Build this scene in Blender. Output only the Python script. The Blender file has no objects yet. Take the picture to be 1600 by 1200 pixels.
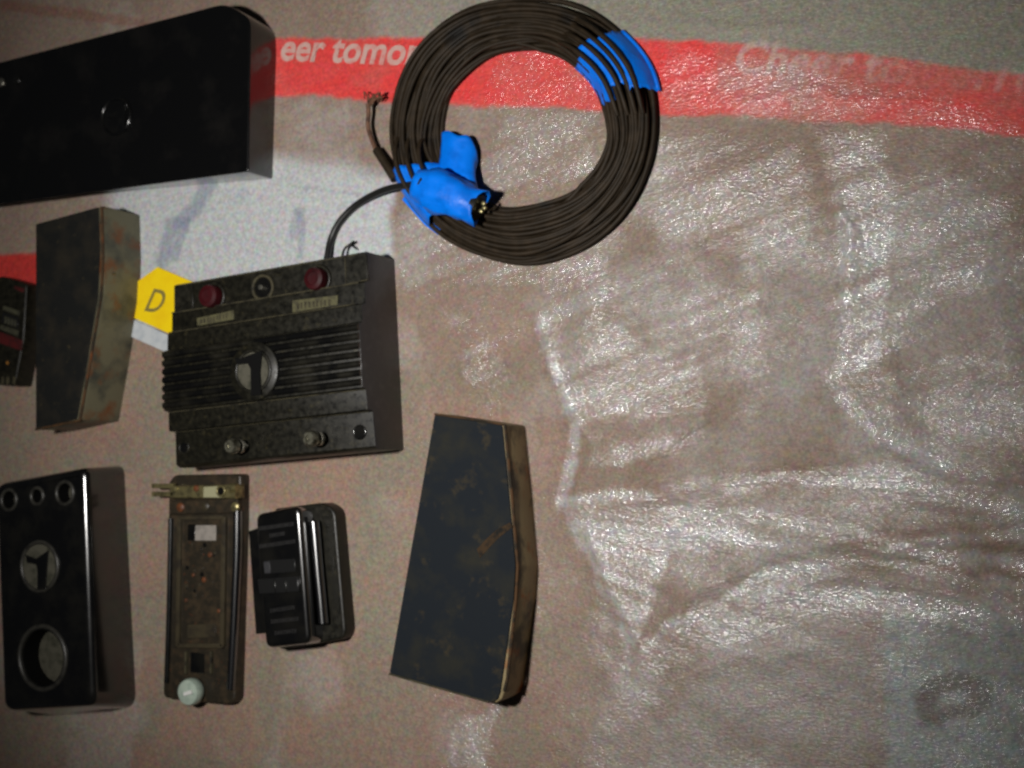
import bpy, bmesh, math, random
import numpy as np
from mathutils import Vector, Matrix, noise as mnoise
random.seed(7); rng = np.random.default_rng(7)
SC = bpy.context.scene
COL = SC.collection

# ------------------------------------------------------------------ camera
H = 0.9; F = 2000.0                      # camera height over the sheet, focal length in photo pixels
_d = Vector((975/F, -120/F, -1)).normalized()
_Z = -_d; _X = (Vector((1,0,0)) - _Z*_Z.x).normalized(); _Y = _Z.cross(_X)
M3 = Matrix((_X, _Y, _Z))                # camera axes -> world axes
cam = bpy.data.cameras.new('camera'); co = bpy.data.objects.new('camera', cam); COL.objects.link(co)
co.matrix_world = Matrix.Translation((0,0,H)) @ M3.to_4x4()
cam.sensor_width = 36; cam.lens = F/1600*36; cam.clip_start = 0.01; cam.clip_end = 50
cam.dof.use_dof = True; cam.dof.focus_distance = 0.80; cam.dof.aperture_fstop = 9.0
SC.camera = co
# ------------------------------------------------------------------ light
w = bpy.data.worlds.new('World'); SC.world = w; w.use_nodes = True
w.node_tree.nodes['Background'].inputs[0].default_value = (0.9,0.95,1,1)
w.node_tree.nodes['Background'].inputs[1].default_value = 0.012
L = bpy.data.lights.new('flash', 'SPOT'); L.energy = 35; L.color = (1,0.97,0.93)
L.spot_size = math.radians(80); L.spot_blend = 1.0; L.shadow_soft_size = 0.03
lo = bpy.data.objects.new('flash', L); COL.objects.link(lo)
lo.location = (-0.43, 0.065, 0.92)
lo.rotation_euler = (Vector((-0.50,0.13,0))-Vector(lo.location)).to_track_quat('-Z','Y').to_euler()
SC.view_settings.view_transform = 'Standard'; SC.view_settings.look = 'None'
SC.view_settings.exposure = 0; SC.view_settings.gamma = 1
SC.cycles.filter_width = 2.2

# ------------------------------------------------------------------ helpers
def P(px, py, z=0.0):
    c = Vector(((px-800)/F, (600-py)/F, -1)); v = Vector((_X.dot(c), _Y.dot(c), _Z.dot(c)))
    t = (z-H)/v.z
    return Vector((v.x*t, v.y*t, z))
def scale_at(px, z=0.0):                 # metres per photo pixel across the view axis
    ca, sa = -_d.z, _d.x
    return (H-z)/(F*(ca + (px-800)/F*sa))
def link(name, me, mat=None, parent=None):
    o = bpy.data.objects.new(name, me); COL.objects.link(o)
    if mat is not None:
        for m in (mat if isinstance(mat,(list,tuple)) else [mat]): me.materials.append(m)
    if parent is not None:
        o.parent = parent; o.matrix_parent_inverse = parent.matrix_world.inverted()
    return o
def tag(o, label, cat, group=None):
    o['label'] = label; o['category'] = cat
    if group: o['group'] = group
    return o
def thing(name, label, cat, loc):
    o = bpy.data.objects.new(name, None); COL.objects.link(o); o.location = loc
    o.empty_display_size = 0.02
    o.matrix_world = Matrix.Translation(loc)
    return tag(o, label, cat)
def bm_obj(name, bm, mat, parent, smooth=False):
    bmesh.ops.recalc_face_normals(bm, faces=bm.faces[:])
    me = bpy.data.meshes.new(name); bm.to_mesh(me); bm.free()
    if smooth:
        me.polygons.foreach_set('use_smooth', [True]*len(me.polygons))
    return link(name, me, mat, parent)
def autosmooth(o, ang=40):
    me = o.data
    me.polygons.foreach_set('use_smooth', [True]*len(me.polygons))
    me.set_sharp_from_angle(angle=math.radians(ang))
def rounded(pts, r, seg=4):
    """round the corners of a plan outline; r one radius or one per corner"""
    out = []; n = len(pts)
    for i, p in enumerate(pts):
        p = Vector(p[:2]); a = Vector(pts[i-1][:2]); b = Vector(pts[(i+1)%n][:2])
        ri = r[i] if isinstance(r,(list,tuple)) else r
        if ri <= 0:
            out.append(p.copy()); continue
        u = (a-p); v = (b-p); k = min(ri, u.length*0.45, v.length*0.45)
        u = p+u.normalized()*k; v = p+v.normalized()*k
        for s in range(seg+1):
            t = s/seg; out.append(u*(1-t)**2 + p*2*t*(1-t) + v*t*t)
    return out
def loft_bm(rings, cap_bottom=True, cap_top=True):
    bm = bmesh.new(); vr = [[bm.verts.new(p) for p in r] for r in rings]
    n = len(rings[0])
    for a, b in zip(vr, vr[1:]):
        for i in range(n):
            bm.faces.new((a[i], a[(i+1)%n], b[(i+1)%n], b[i]))
    if cap_bottom: bm.faces.new(vr[0][::-1])
    if cap_top: bm.faces.new(vr[-1])
    return bm
def inset2(pts, d):
    n = len(pts); c = sum((Vector(p[:2]) for p in pts), Vector((0,0)))/n; out = []
    area = sum(pts[i][0]*pts[(i+1)%n][1]-pts[(i+1)%n][0]*pts[i][1] for i in range(n))
    s = 1 if area > 0 else -1
    for i in range(n):
        a, p, b = Vector(pts[i-1][:2]), Vector(pts[i][:2]), Vector(pts[(i+1)%n][:2])
        e1 = (p-a); e2 = (b-p)
        if e1.length < 1e-9: e1 = e2
        if e2.length < 1e-9: e2 = e1
        n1 = Vector((-e1.y, e1.x)).normalized(); n2 = Vector((-e2.y, e2.x)).normalized()
        m = (n1+n2); m = m/ max(m.length_squared/2, 0.3)
        out.append(p + m*d*s)
    return out
def prism(name, pts, z0, z1, mat, parent, bev=0.0012, seg=3, smooth=True, base=None):
    """solid with plan outline pts (world xy) between z0 and z1, top edge rounded over by bev"""
    b = base or pts
    rings = [[(p[0],p[1],z0) for p in b]]
    hh = z1-z0
    if bev > 0:
        steps = [(0, bev)] + [(bev*(1-math.cos(t)), bev*(1-math.sin(t))) for t in [math.pi/2*k/seg for k in range(1, seg+1)]]
        for ins, dz in steps:
            q = inset2(pts, ins) if ins else [Vector(p[:2]) for p in pts]
            f = 1-(dz/hh)
            if base: 
                k = (z1-dz-z0)/hh
                bq = inset2(b, ins) if ins else [Vector(p[:2]) for p in b]
                q = [bq[i]*(1-k)+q[i]*k for i in range(len(q))]
            rings.append([(p[0],p[1],z1-dz) for p in q])
    else:
        rings.append([(p[0],p[1],z1) for p in pts])
    o = bm_obj(name, loft_bm(rings), mat, parent)
    if smooth:
        autosmooth(o, 35); o.data.polygons[len(o.data.polygons)-1].use_smooth = False
    return o
def pxy(lst, z): return [P(x,y,z).xy for x,y in lst]
def tube(name, pts, r, mat, parent, seg=8, closed=False, cap=True, rfun=None):
    pts = [Vector(p) for p in pts]; n = len(pts); bm = bmesh.new(); rings = []
    up = Vector((0,0,1))
    for i,p in enumerate(pts):
        a = pts[i-1] if (i>0 or closed) else p; b = pts[(i+1)%n] if (i<n-1 or closed) else p
        t = (b-a).normalized(); s = t.cross(up)
        if s.length < 1e-4: s = t.cross(Vector((0,1,0)))
        s.normalize(); u = s.cross(t)
        rr = rfun(i/(n-1)) if rfun else r
        rings.append([bm.verts.new(p + (s*math.cos(2*math.pi*k/seg)+u*math.sin(2*math.pi*k/seg))*rr) for k in range(seg)])
    m = n if closed else n-1
    for i in range(m):
        A, B = rings[i], rings[(i+1)%n]
        for k in range(seg): bm.faces.new((A[k],A[(k+1)%seg],B[(k+1)%seg],B[k]))
    if not closed and cap:
        bm.faces.new(rings[0][::-1]); bm.faces.new(rings[-1])
    o = bm_obj(name, bm, mat, parent, True)
    if not closed: o.data.set_sharp_from_angle(angle=math.radians(60))
    return o
def catmull(pts, n=8, closed=False):
    pts = [Vector(p) for p in pts]; out = []; m = len(pts)
    for i in range(m if closed else m-1):
        p1 = pts[i]; p2 = pts[(i+1)%m]
        p0 = pts[i-1] if (i>0 or closed) else p1*2-p2
        p3 = pts[(i+2)%m] if (i+2<m or closed) else p2*2-p1
        for k in range(n):
            t = k/n
            out.append(0.5*((2*p1)+(p2-p0)*t+(2*p0-5*p1+4*p2-p3)*t*t+(3*p1-p0-3*p2+p3)*t**3))
    if not closed: out.append(pts[-1].copy())
    return out
def lathe(name, c, prof, mat, parent, seg=28, axis=None):
    """prof: list of (radius, z) measured from the point c; turned about z"""
    bm = bmesh.new(); rings = []
    for r,z in prof:
        if r < 1e-6: rings.append([bm.verts.new((c[0],c[1],c[2]+z))])
        else: rings.append([bm.verts.new((c[0]+r*math.cos(2*math.pi*k/seg), c[1]+r*math.sin(2*math.pi*k/seg), c[2]+z)) for k in range(seg)])
    for A,B in zip(rings, rings[1:]):
        for k in range(seg):
            q = [A[k%len(A)], A[(k+1)%seg%len(A)], B[(k+1)%seg%len(B)], B[k%len(B)]]
            u = []
            for v in q:
                if v not in u: u.append(v)
            if len(u) > 2: bm.faces.new(u)
    o = bm_obj(name, bm, mat, parent); autosmooth(o, 40); return o
def ring(name, c, R, r, mat, parent, seg=36, flat=1.0, k=8):
    bm = bmesh.new(); rs = []
    for i in range(seg):
        a = 2*math.pi*i/seg
        rs.append([bm.verts.new((c[0]+(R+r*math.cos(b))*math.cos(a), c[1]+(R+r*math.cos(b))*math.sin(a), c[2]+r*flat*math.sin(b))) for b in [2*math.pi*j/k for j in range(k)]])
    for i in range(seg):
        A,B = rs[i], rs[(i+1)%seg]
        for j in range(k): bm.faces.new((A[j],A[(j+1)%k],B[(j+1)%k],B[j]))
    return bm_obj(name, bm, mat, parent, True)
def bake(o):
    dg = bpy.context.evaluated_depsgraph_get()
    me = bpy.data.meshes.new_from_object(o.evaluated_get(dg), depsgraph=dg)
    o.modifiers.clear(); old = o.data; o.data = me; bpy.data.meshes.remove(old)
    return o
def text_mesh(s, bold=0.012, cuts=0):
    cu = bpy.data.curves.new('lettering','FONT'); cu.body = s; cu.size = 1.0; cu.offset = bold; cu.resolution_u = 4
    t = bpy.data.objects.new('lettering', cu); COL.objects.link(t)
    dg = bpy.context.evaluated_depsgraph_get(); dg.update()
    me = bpy.data.meshes.new_from_object(t.evaluated_get(dg))
    bpy.data.objects.remove(t); bpy.data.curves.remove(cu)
    return me

# ------------------------------------------------------------------ materials
def mat(name, color, rough=0.5, spec=0.5, metal=0.0, coat=0.0, coat_rough=0.1,
        mix=None, mix_scale=60, mix_lo=0.45, mix_hi=0.65, mix_rough=None, mix2=None, mix2_scale=120, mix2_lo=.55, mix2_hi=.7,
        bump=0.0, bump_scale=300, rvar=0.0):
    m = bpy.data.materials.new(name); m.use_nodes = True
    nt = m.node_tree; N = nt.nodes; Lk = nt.links; b = N['Principled BSDF']
    tc = N.new('ShaderNodeTexCoord')
    def noise(scale, detail=6, rough=.6):
        n = N.new('ShaderNodeTexNoise'); n.inputs['Scale'].default_value = scale; n.inputs['Detail'].default_value = detail; n.inputs['Roughness'].default_value = rough
        Lk.new(tc.outputs['Object'], n.inputs['Vector']); return n
    def ramp(src, lo, hi):
        r = N.new('ShaderNodeMapRange'); r.inputs['From Min'].default_value = lo; r.inputs['From Max'].default_value = hi
        Lk.new(src, r.inputs['Value']); return r.outputs['Result']
    col = N.new('ShaderNodeRGB'); col.outputs[0].default_value = (*color,1); cur = col.outputs[0]
    b.inputs['Roughness'].default_value = rough; b.inputs['Specular IOR Level'].default_value = spec; b.inputs['Metallic'].default_value = metal
    b.inputs['Coat Weight'].default_value = coat; b.inputs['Coat Roughness'].default_value = coat_rough
    for mc, s, lo, hi, first in ((mix, mix_scale, mix_lo, mix_hi, True), (mix2, mix2_scale, mix2_lo, mix2_hi, False)):
        if mc is None: continue
        f = ramp(noise(s).outputs['Fac'], lo, hi)
        mx = N.new('ShaderNodeMix'); mx.data_type = 'RGBA'
        Lk.new(f, mx.inputs['Factor']); Lk.new(cur, mx.inputs['A']); mx.inputs['B'].default_value = (*mc,1); cur = mx.outputs['Result']
        if first and mix_rough is not None:
            mr = N.new('ShaderNodeMapRange'); mr.inputs['To Min'].default_value = rough; mr.inputs['To Max'].default_value = mix_rough
            Lk.new(f, mr.inputs['Value']); Lk.new(mr.outputs['Result'], b.inputs['Roughness'])
    Lk.new(cur, b.inputs['Base Color'])
    if bump:
        bp = N.new('ShaderNodeBump'); bp.inputs['Strength'].default_value = bump; bp.inputs['Distance'].default_value = 0.001
        Lk.new(noise(bump_scale, 4).outputs['Fac'], bp.inputs['Height']); Lk.new(bp.outputs['Normal'], b.inputs['Normal'])
    return m
BLACK = mat('black_bakelite', (.003,.003,.0033), .2, .8, coat=1.0, coat_rough=.13, mix=(.008,.0075,.006), mix_scale=40, mix_rough=.22, bump=.04, bump_scale=120)
BLACK_COVER = mat('black_lacquer', (.003,.003,.0032), .2, .7, coat=.9, coat_rough=.17, mix=(.009,.008,.007), mix_scale=25, mix_lo=.5, mix_hi=.8, mix_rough=.3, bump=.03, bump_scale=90)
DUSTY = mat('dusty_bakelite', (.004,.004,.0035), .28, .4, mix=(.019,.017,.009), mix_scale=210, mix_lo=.3, mix_hi=.85, mix_rough=.65, mix2=(.04,.034,.016), mix2_scale=200, mix2_lo=.58, mix2_hi=.78, bump=.05, bump_scale=400)
DUST_EDGE = mat('dust_on_edges', (.06,.052,.028), .7, .3, mix=(.015,.013,.009), mix_scale=120, bump=.2)
DUSTY_LIT_WALL = mat('dusty_lit_wall', (.030,.030,.033), .45, .6, mix=(.055,.053,.054), mix_scale=140, mix_lo=.5, mix_hi=.75, bump=.1)  # dusty wall, lightened to put the sheet's reflected light into the colour
GREY_DISC = mat('grey_disc', (.085,.08,.06), .5, .3, mix=(.04,.04,.028), mix_scale=120)
DARK_RED = mat('dark_red_plastic', (.042,.003,.005), .5, .25, mix=(.022,.003,.004), mix_scale=90, bump=.05)
RUST_SIDE = mat('tarnished_side', (.135,.125,.078), .5, .4, mix=(.05,.052,.04), mix_scale=35, mix_lo=.45, mix_hi=.65, mix2=(.15,.055,.018), mix2_scale=42, mix2_lo=.52, mix2_hi=.68, bump=.2, bump_scale=200)
BRASS_SIDE = mat('tarnished_brass', (.26,.20,.10), .5, .4, mix=(.06,.05,.03), mix_scale=40, mix_lo=.45, mix_hi=.62, mix2=(.28,.085,.015), mix2_scale=45, mix2_lo=.58, mix2_hi=.7, bump=.2, bump_scale=200)
RUST_RIM = mat('rusty_rim', (.085,.043,.018), .7, .2, mix=(.025,.02,.013), mix_scale=75, mix_lo=.42, mix_hi=.58, mix2=(.2,.05,.01), mix2_scale=35, mix2_lo=.6, mix2_hi=.7, bump=.2)
DARK_TOP = mat('dark_painted_metal', (.008,.0085,.008), .7, .2, mix=(.020,.017,.012), mix_scale=40, mix_lo=.45, mix_hi=.7, mix2=(.05,.04,.02), mix2_scale=130, mix2_lo=.62, mix2_hi=.75, bump=.1, bump_scale=200)
BLUE_TOP = mat('blue_black_paint', (.008,.0115,.016), .75, .2, mix=(.023,.022,.015), mix_scale=30, mix_lo=.47, mix_hi=.75, mix2=(.042,.033,.018), mix2_scale=75, mix2_lo=.58, mix2_hi=.74, bump=.1, bump_scale=180)
BROWN_PLATE = mat('brown_plate', (.022,.018,.012), .4, .4, mix=(.05,.035,.02), mix_scale=120, mix2=(.11,.035,.015), mix2_scale=200, mix2_lo=.64, mix2_hi=.75, bump=.3, bump_scale=300)
OLIVE = mat('olive_brown_frame', (.05,.04,.022), .45, .4, mix=(.025,.02,.014), mix_scale=80, bump=.1)
BRASS = mat('old_brass', (.30,.26,.12), .35, .5, .7, mix=(.09,.08,.04), mix_scale=160, mix_lo=.45, mix_hi=.65, mix_rough=.5)
COPPER = mat('orange_copper', (.14,.045,.015), .5, .4, .0, mix=(.06,.025,.012), mix_scale=200)
STEEL = mat('worn_nickel', (.45,.43,.36), .22, .5, .9, mix=(.12,.11,.08), mix_scale=200, mix_rough=.5)
PALE = mat('pale_lit_floor', (.30,.27,.24), .5, .4, mix=(.22,.2,.18), mix_scale=150)
NYLON = mat('greenish_white_plastic', (.42,.50,.42), .3, .5, mix=(.3,.38,.32), mix_scale=160)
TAPE = mat('blue_tape', (.0003,.20,.92), .42, .3, mix=(.0003,.15,.72), mix_scale=60, bump=.9, bump_scale=75)
WIRE = mat('brown_black_wire', (.019,.0125,.006), .6, .25, mix=(.032,.021,.011), mix_scale=90, mix2=(.006,.005,.004), mix2_scale=30, mix2_lo=.55, mix2_hi=.7)
WIRE_DARK = mat('dark_rubber', (.012,.012,.011), .4, .4)
FRAYED = mat('frayed_copper', (.17,.085,.05), .6, .3, mix=(.06,.03,.02), mix_scale=150)
YELLOW = mat('yellow_print', (.95,.68,.002), .5, .4, mix=(.9,.6,.002), mix_scale=60)
INK = mat('grey_ink', (.22,.18,.05), .6, .3, mix=(.26,.2,.04), mix_scale=400)
WHITE = mat('white_print', (.55,.58,.6), .5, .4, mix=(.42,.46,.5), mix_scale=90)
LABEL = mat('dirty_label', (.10,.093,.045), .5, .4, mix=(.055,.05,.028), mix_scale=190, mix_lo=.45, mix_hi=.62)
FAINT = mat('faint_relief', (.011,.011,.011), .3, .5)
RED_PAINT = mat('dull_red_paint', (.075,.009,.009), .5, .4, mix=(.03,.008,.008), mix_scale=100)
ORANGE = mat('orange_dot', (.25,.11,.02), .5)

POLISHED = mat('polished_black', (.003,.003,.004), .22, 1.0, coat=1.0, coat_rough=.2)
POLISHED.node_tree.nodes['Principled BSDF'].inputs['Coat IOR'].default_value = 2.0
WORN = mat('worn_edge', (.035,.033,.027), .4, .6, mix=(.015,.014,.012), mix_scale=150)
MATTE = mat('matte_black_inside', (.004,.004,.004), .8, .1)
# ------------------------------------------------------------------ the crinkled packing sheet
def lattice(seed, n=64):
    return np.random.default_rng(seed).uniform(-1,1,(n,n))
def vnoise(x, y, seed):
    g = lattice(seed); n = g.shape[0]
    xi = np.floor(x).astype(int); yi = np.floor(y).astype(int); fx = x-xi; fy = y-yi
    fx = fx*fx*fx*(fx*(fx*6-15)+10); fy = fy*fy*fy*(fy*(fy*6-15)+10)
    a = g[xi%n, yi%n]; b = g[(xi+1)%n, yi%n]; c = g[xi%n,(yi+1)%n]; d = g[(xi+1)%n,(yi+1)%n]
    return (a*(1-fx)+b*fx)*(1-fy)+(c*(1-fx)+d*fx)*fy
def fbm(x, y, seed, oct=4):
    s = 0; a = 1
    for i in range(oct):
        s = s + a*vnoise(x*2**i, y*2**i, seed+i); a *= .5
    return s
def sstep(a, b, x):
    t = np.clip((x-a)/(b-a), 0, 1); return t*t*(3-2*t)
def project(X, Y, Zc):
    V = np.stack([X, Y, Zc-H])           # world offset from the camera
    A = np.array(M3)                     # rows are camera->world; columns are camera axes in world
    c = A.T @ V.reshape(3,-1)
    u = 800 + F*c[0]/-c[2]; v = 600 - F*c[1]/-c[2]
    return u.reshape(X.shape), v.reshape(X.shape)
def seg_dist(X, Y, poly):
    """distance to a polyline, signed side and position along it (0..1)"""
    best = np.full(X.shape, 1e9); side = np.zeros(X.shape); along = np.zeros(X.shape)
    pts = [np.array(p) for p in poly]; n = len(pts)-1
    for i in range(n):
        a, b = pts[i], pts[i+1]; e = b-a; l2 = (e**2).sum()
        t = np.clip(((X-a[0])*e[0]+(Y-a[1])*e[1])/l2, 0, 1)
        dx = X-(a[0]+t*e[0]); dy = Y-(a[1]+t*e[1]); d = np.hypot(dx,dy)
        s = np.sign(e[0]*dy-e[1]*dx); m = d < best
        best = np.where(m, d, best); side = np.where(m, s, side); along = np.where(m, (i+t)/n, along)
    return best, side, along
# creases: points of the photo on the ground, crest height (mm), width to the left and right of its direction (mm)
CREASE = [
 ([(845,500),(880,600),(900,650),(898,705),(876,785)], 4.0, 16, 5),
 ([(876,785),(990,778),(1130,798),(1320,828),(1480,870),(1640,905)], 5.5, 18, 12),
 ([(880,800),(905,850),(950,900),(975,960),(985,1065)], 4.0, 22, 5),
 ([(985,1035),(1080,960),(1190,905),(1330,868),(1480,850),(1640,835)], 5.0, 16, 14),
 ([(1330,300),(1316,430),(1308,600)], 5.0, 25, 9),
 ([(1306,605),(1370,680),(1480,738),(1640,800)], 5.0, 14, 10),
 ([(1375,505),(1470,450),(1610,400)], 4.0, 12, 14),
 ([(1382,505),(1384,600),(1370,650)], 3.0, 12, 16),
 ([(1170,400),(1182,470),(1186,530)], 3.0, 14, 7),
 ([(1250,470),(1270,560),(1285,600)], 2.0, 8, 8),
 ([(900,650),(1010,650),(1130,662)], 3.0, 14, 9),
 ([(1130,662),(1060,700),(970,742)], 3.5, 9, 16),
 ([(950,400),(945,480),(955,540)], 3.0, 7, 18),
 ([(1130,760),(1230,745),(1400,760),(1640,815)], 3.5, 9, 14),
 ([(1050,850),(1180,850),(1400,880),(1640,940)], 3.5, 9, 10),
 ([(1100,1000),(1220,950),(1380,925),(1640,950)], 4.0, 12, 12),
 ([(1040,1080),(1200,1010),(1340,985)], 3.0, 10, 14),
 ([(1350,745),(1480,790),(1640,850)], 2.5, 6, 7),
 ([(1240,715),(1400,725),(1560,775)], 2.5, 7, 7),
 ([(1210,880),(1400,905),(1640,985)], 2.5, 7, 8),
 ([(1480,560),(1560,575),(1640,582)], 2.5, 10, 7),
 ([(700,560),(730,610),(790,655)], 2.0, 9, 9),
 ([(620,430),(700,520),(760,600)], 1.5, 12, 9),
 ([(800,560),(850,620),(880,690)], 2.0, 12, 12),
 ([(1120,170),(1250,158),(1460,148)], 2.5, 10, 10),
 ([(960,60),(1120,40),(1300,45)], 2.0, 9, 9),
 ([(1010,300),(1180,330),(1300,420)], 1.8, 16, 14),
 ([(870,1180),(940,1100),(985,1060)], 2.0, 12, 9),
 ([(660,1190),(720,1140),(760,1100)], 1.5, 10, 9),
 ([(20,60),(160,85),(260,105)], 1.5, 8, 8),
]
CW = []
for pts, hgt, wl, wr in CREASE:
    CW.append((catmull([P(x,y).to_3d() for x,y in pts], 4), hgt, wl, wr))
def sheet_height(X, Y):
    u, v = project(X, Y, np.zeros_like(X))
    wx = X + .012*fbm(X*14+3, Y*14+1, 21, 3); wy = Y + .012*fbm(X*14+9, Y*14+5, 31, 3)
    # how loose the film lies: loose at the right, pressed flat by the things at the left
    loose = sstep(820, 960, u + 45*fbm(X*9+2, Y*9, 41, 3)) * sstep(150, 330, v+.0*u)
    loose = np.maximum(loose, .35*sstep(560, 760, u)*sstep(360,480,v))
    h = np.zeros_like(X)
    for poly, hg, wl, wr in CW:
        d, sd_, t = seg_dist(wx, wy, [p[:2] for p in poly])
        wdt = np.where(sd_ > 0, wl, wr)*1e-3
        k = np.minimum(1, .15+4*t)*np.minimum(1, .25+4*(1-t))
        h += hg*1e-3*k*np.exp(-(d/wdt))*1.1
    # large flat facets with sharp folds between them
    tri = lambda q: np.abs((q-np.floor(q))*2-1)
    fx = X + .035*fbm(X*5+3, Y*5+1, 23, 3); fy = Y + .035*fbm(X*5+9, Y*5+5, 33, 3)
    am = .55+.45*vnoise(X*8+2, Y*8+4, 25)
    h += loose*am*(.0030*tri(fx*6.1+fy*3.2+.2) + .0026*tri(-fx*3.7+fy*8.4+.6) + .0014*tri(fx*12+fy*9.1))
    # long narrow pleats running to the right in the lower half
    fan = sstep(640,760,v)*sstep(900,1080,u)*sstep(1080,960,v); ang = np.arctan2(v-785, u-700)
    h += fan*loose*(.0011*tri(ang*13+.35*fbm(X*12,Y*12,43,2)) + .0006*tri(ang*29+.5*fbm(X*15,Y*15,47,2)))
    h += (.15+.5*loose)*.0007*fbm(X*60, Y*70, 71, 3)
    # flattened under and near the objects
    under = np.ones_like(X)
    for (x0,y0,x1,y1) in ((-60,-40,450,330),(-60,310,640,745),(-80,700,560,1125),(590,630,850,1110),(600,-20,1040,420)):
        du = np.maximum(np.maximum(x0-u, u-x1), np.maximum(y0-v, v-y1))
        under = np.minimum(under, .12+.88*sstep(-5, 60, du))
    h = h*under
    return h, u, v, loose
def height_at(x, y):
    h, *_ = sheet_height(np.array([[x]],float), np.array([[y]],float)); return float(h[0,0]) + SHEET_Z
SHEET_Z = -0.0008
def build_sheet():
    nx, ny = 760, 600
    xs = np.linspace(-1.32, 0.22, nx); ys = np.linspace(-0.56, 0.68, ny)
    X, Y = np.meshgrid(xs, ys, indexing='ij'); h, u, v, loose = sheet_height(X, Y)
    me = bpy.data.meshes.new('packing_sheet')
    co_ = np.stack([X, Y, h+SHEET_Z], -1).reshape(-1,3).astype(np.float32)
    idx = np.arange(nx*ny).reshape(nx,ny)
    f = np.stack([idx[:-1,:-1], idx[1:,:-1], idx[1:,1:], idx[:-1,1:]], -1).reshape(-1,4).astype(np.int32)
    me.vertices.add(len(co_)); me.vertices.foreach_set('co', co_.ravel())
    me.loops.add(f.size); me.loops.foreach_set('vertex_index', f.ravel())
    me.polygons.add(len(f)); me.polygons.foreach_set('loop_start', np.arange(0,f.size,4,dtype=np.int32))
    me.polygons.foreach_set('use_smooth', np.ones(len(f),bool)); me.update(calc_edges=True)
    # flat print on the sheet, with film haze and painted sheen mixed into its colours
    n1 = fbm(X*30, Y*30, 101, 4); n2 = fbm(X*9, Y*9, 111, 4); n3 = fbm(X*90, Y*90, 121, 3)
    base = np.empty(X.shape+(3,)); base[:] = (.318,.23,.18)
    base *= (1+.07*n2+.06*n1)[...,None]
    warm = np.clip(.5+.6*n2,0,1)[...,None]; base = base*(1-warm*.25)+np.array((.27,.25,.20))*warm*.25
    def mixin(c, m):
        nonlocal base
        base = base*(1-m[...,None]) + np.array(c)*m[...,None]
    # haze of the film where it lies double
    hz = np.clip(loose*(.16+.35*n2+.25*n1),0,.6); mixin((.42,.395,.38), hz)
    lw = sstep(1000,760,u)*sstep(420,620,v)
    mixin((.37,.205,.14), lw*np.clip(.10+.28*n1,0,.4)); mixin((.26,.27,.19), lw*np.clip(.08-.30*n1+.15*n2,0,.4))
    left_sheen = fbm(X*13+20, Y*11, 301, 4); mixin((.50,.46,.43), .30*sstep(.25,.8,left_sheen)*sstep(1000,820,u))  # pale patches put film sheen into the colour at the left
    # upper strip is greyer green
    top = np.interp(u, [-400,430,800,1050,1250,1400,1600,2200], [62,57,62,63,80,90,115,150]) 
    bot = np.interp(u, [-400,0,430,640,900,1050,1200,1400,1600,2200], [100,110,150,163,168,178,183,195,212,240])
    mixin((.29,.295,.24), .7*sstep(8,-8, v-top+4*n1)*sstep(560,760,u))
    red = sstep(-4,4, v-top+3.5*n1+2*n3)*sstep(4,-5, v-bot+5*n1+2.5*n3)
    red = red*sstep(300,350,u)
    fade = np.interp(u, [400,1090,1160,1250,1330,1450,1600], [.94,.92,.62,.5,.62,.78,.85])
    fade = np.where((u>1120)&(v<bot-42), fade*.8, fade)
    mixin((.86,.065,.062), np.clip(red*(fade+.14*n1+.1*n3),0,1))
    # the worn lettering of the band, at the right hardly more than a stain in the print
    tm = text_mesh('Cheer tomorrow', .026); tm.calc_loop_triangles(); a = P(1142,112); b = P(1600,143)
    ex = (b-a).normalized(); em = .0335; acc = np.zeros(X.shape); stp = xs[1]-xs[0]
    tris = [[tm.vertices[k].co.xy for k in t_.vertices] for t_ in tm.loop_triangles]; bpy.data.meshes.remove(tm)
    for ox in (-.33,0,.33):
        for oy in (-.33,0,.33):
            dx = X+ox*stp-a.x; dy = Y+oy*stp-a.y
            ty = (-ex.y*dx+ex.x*dy)/em; tx = (ex.x*dx+ex.y*dy)/em-.12*ty
            sel = (ty>-.3)&(ty<1.1)&(tx>-.2)&(tx<9); qx = tx[sel]; qy = ty[sel]; hit = np.zeros(qx.shape,bool)
            for A_,B_,C_ in tris:
                d1 = (qx-B_[0])*(A_[1]-B_[1])-(A_[0]-B_[0])*(qy-B_[1]); d2 = (qx-C_[0])*(B_[1]-C_[1])-(B_[0]-C_[0])*(qy-C_[1]); d3 = (qx-A_[0])*(C_[1]-A_[1])-(C_[0]-A_[0])*(qy-A_[1])
                hit |= ((d1>=0)&(d2>=0)&(d3>=0))|((d1<=0)&(d2<=0)&(d3<=0))
            acc[sel] += hit/9
    mixin((.60,.44,.40), acc*np.clip(.42+.5*n1+.3*n2,.08,.7))
    # second red band end at the left edge
    red2 = sstep(-3,4, v-398+3*n1)*sstep(4,-4, v-452)*sstep(90,70,u)*sstep(-200,-190,u)
    mixin((.62,.04,.035), .95*red2)
    d,_,_ = seg_dist(u, v, [(5,8),(110,20),(225,38)]); mixin((.28,.10,.07), .45*sstep(10,3,d+3*n1))
    # white printed area in the middle left
    wtop = np.interp(u,[100,430,620],[280,235,262]); wbot = np.interp(u,[150,230,300,620],[445,520,470,440])
    wh = sstep(-20,20,v-wtop+12*n2)*sstep(10,-10,v-wbot)*sstep(150,190,u+6*n1)*sstep(622,606,u+5*n1)
    mixin((.60,.635,.65), .88*wh)
    # blue print shapes in the white area
    def stroke(pts, wd, c, k):
        d,_,_ = seg_dist(u, v, pts); mixin(c, k*sstep(wd, wd*.45, d+2.5*n1))
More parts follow.
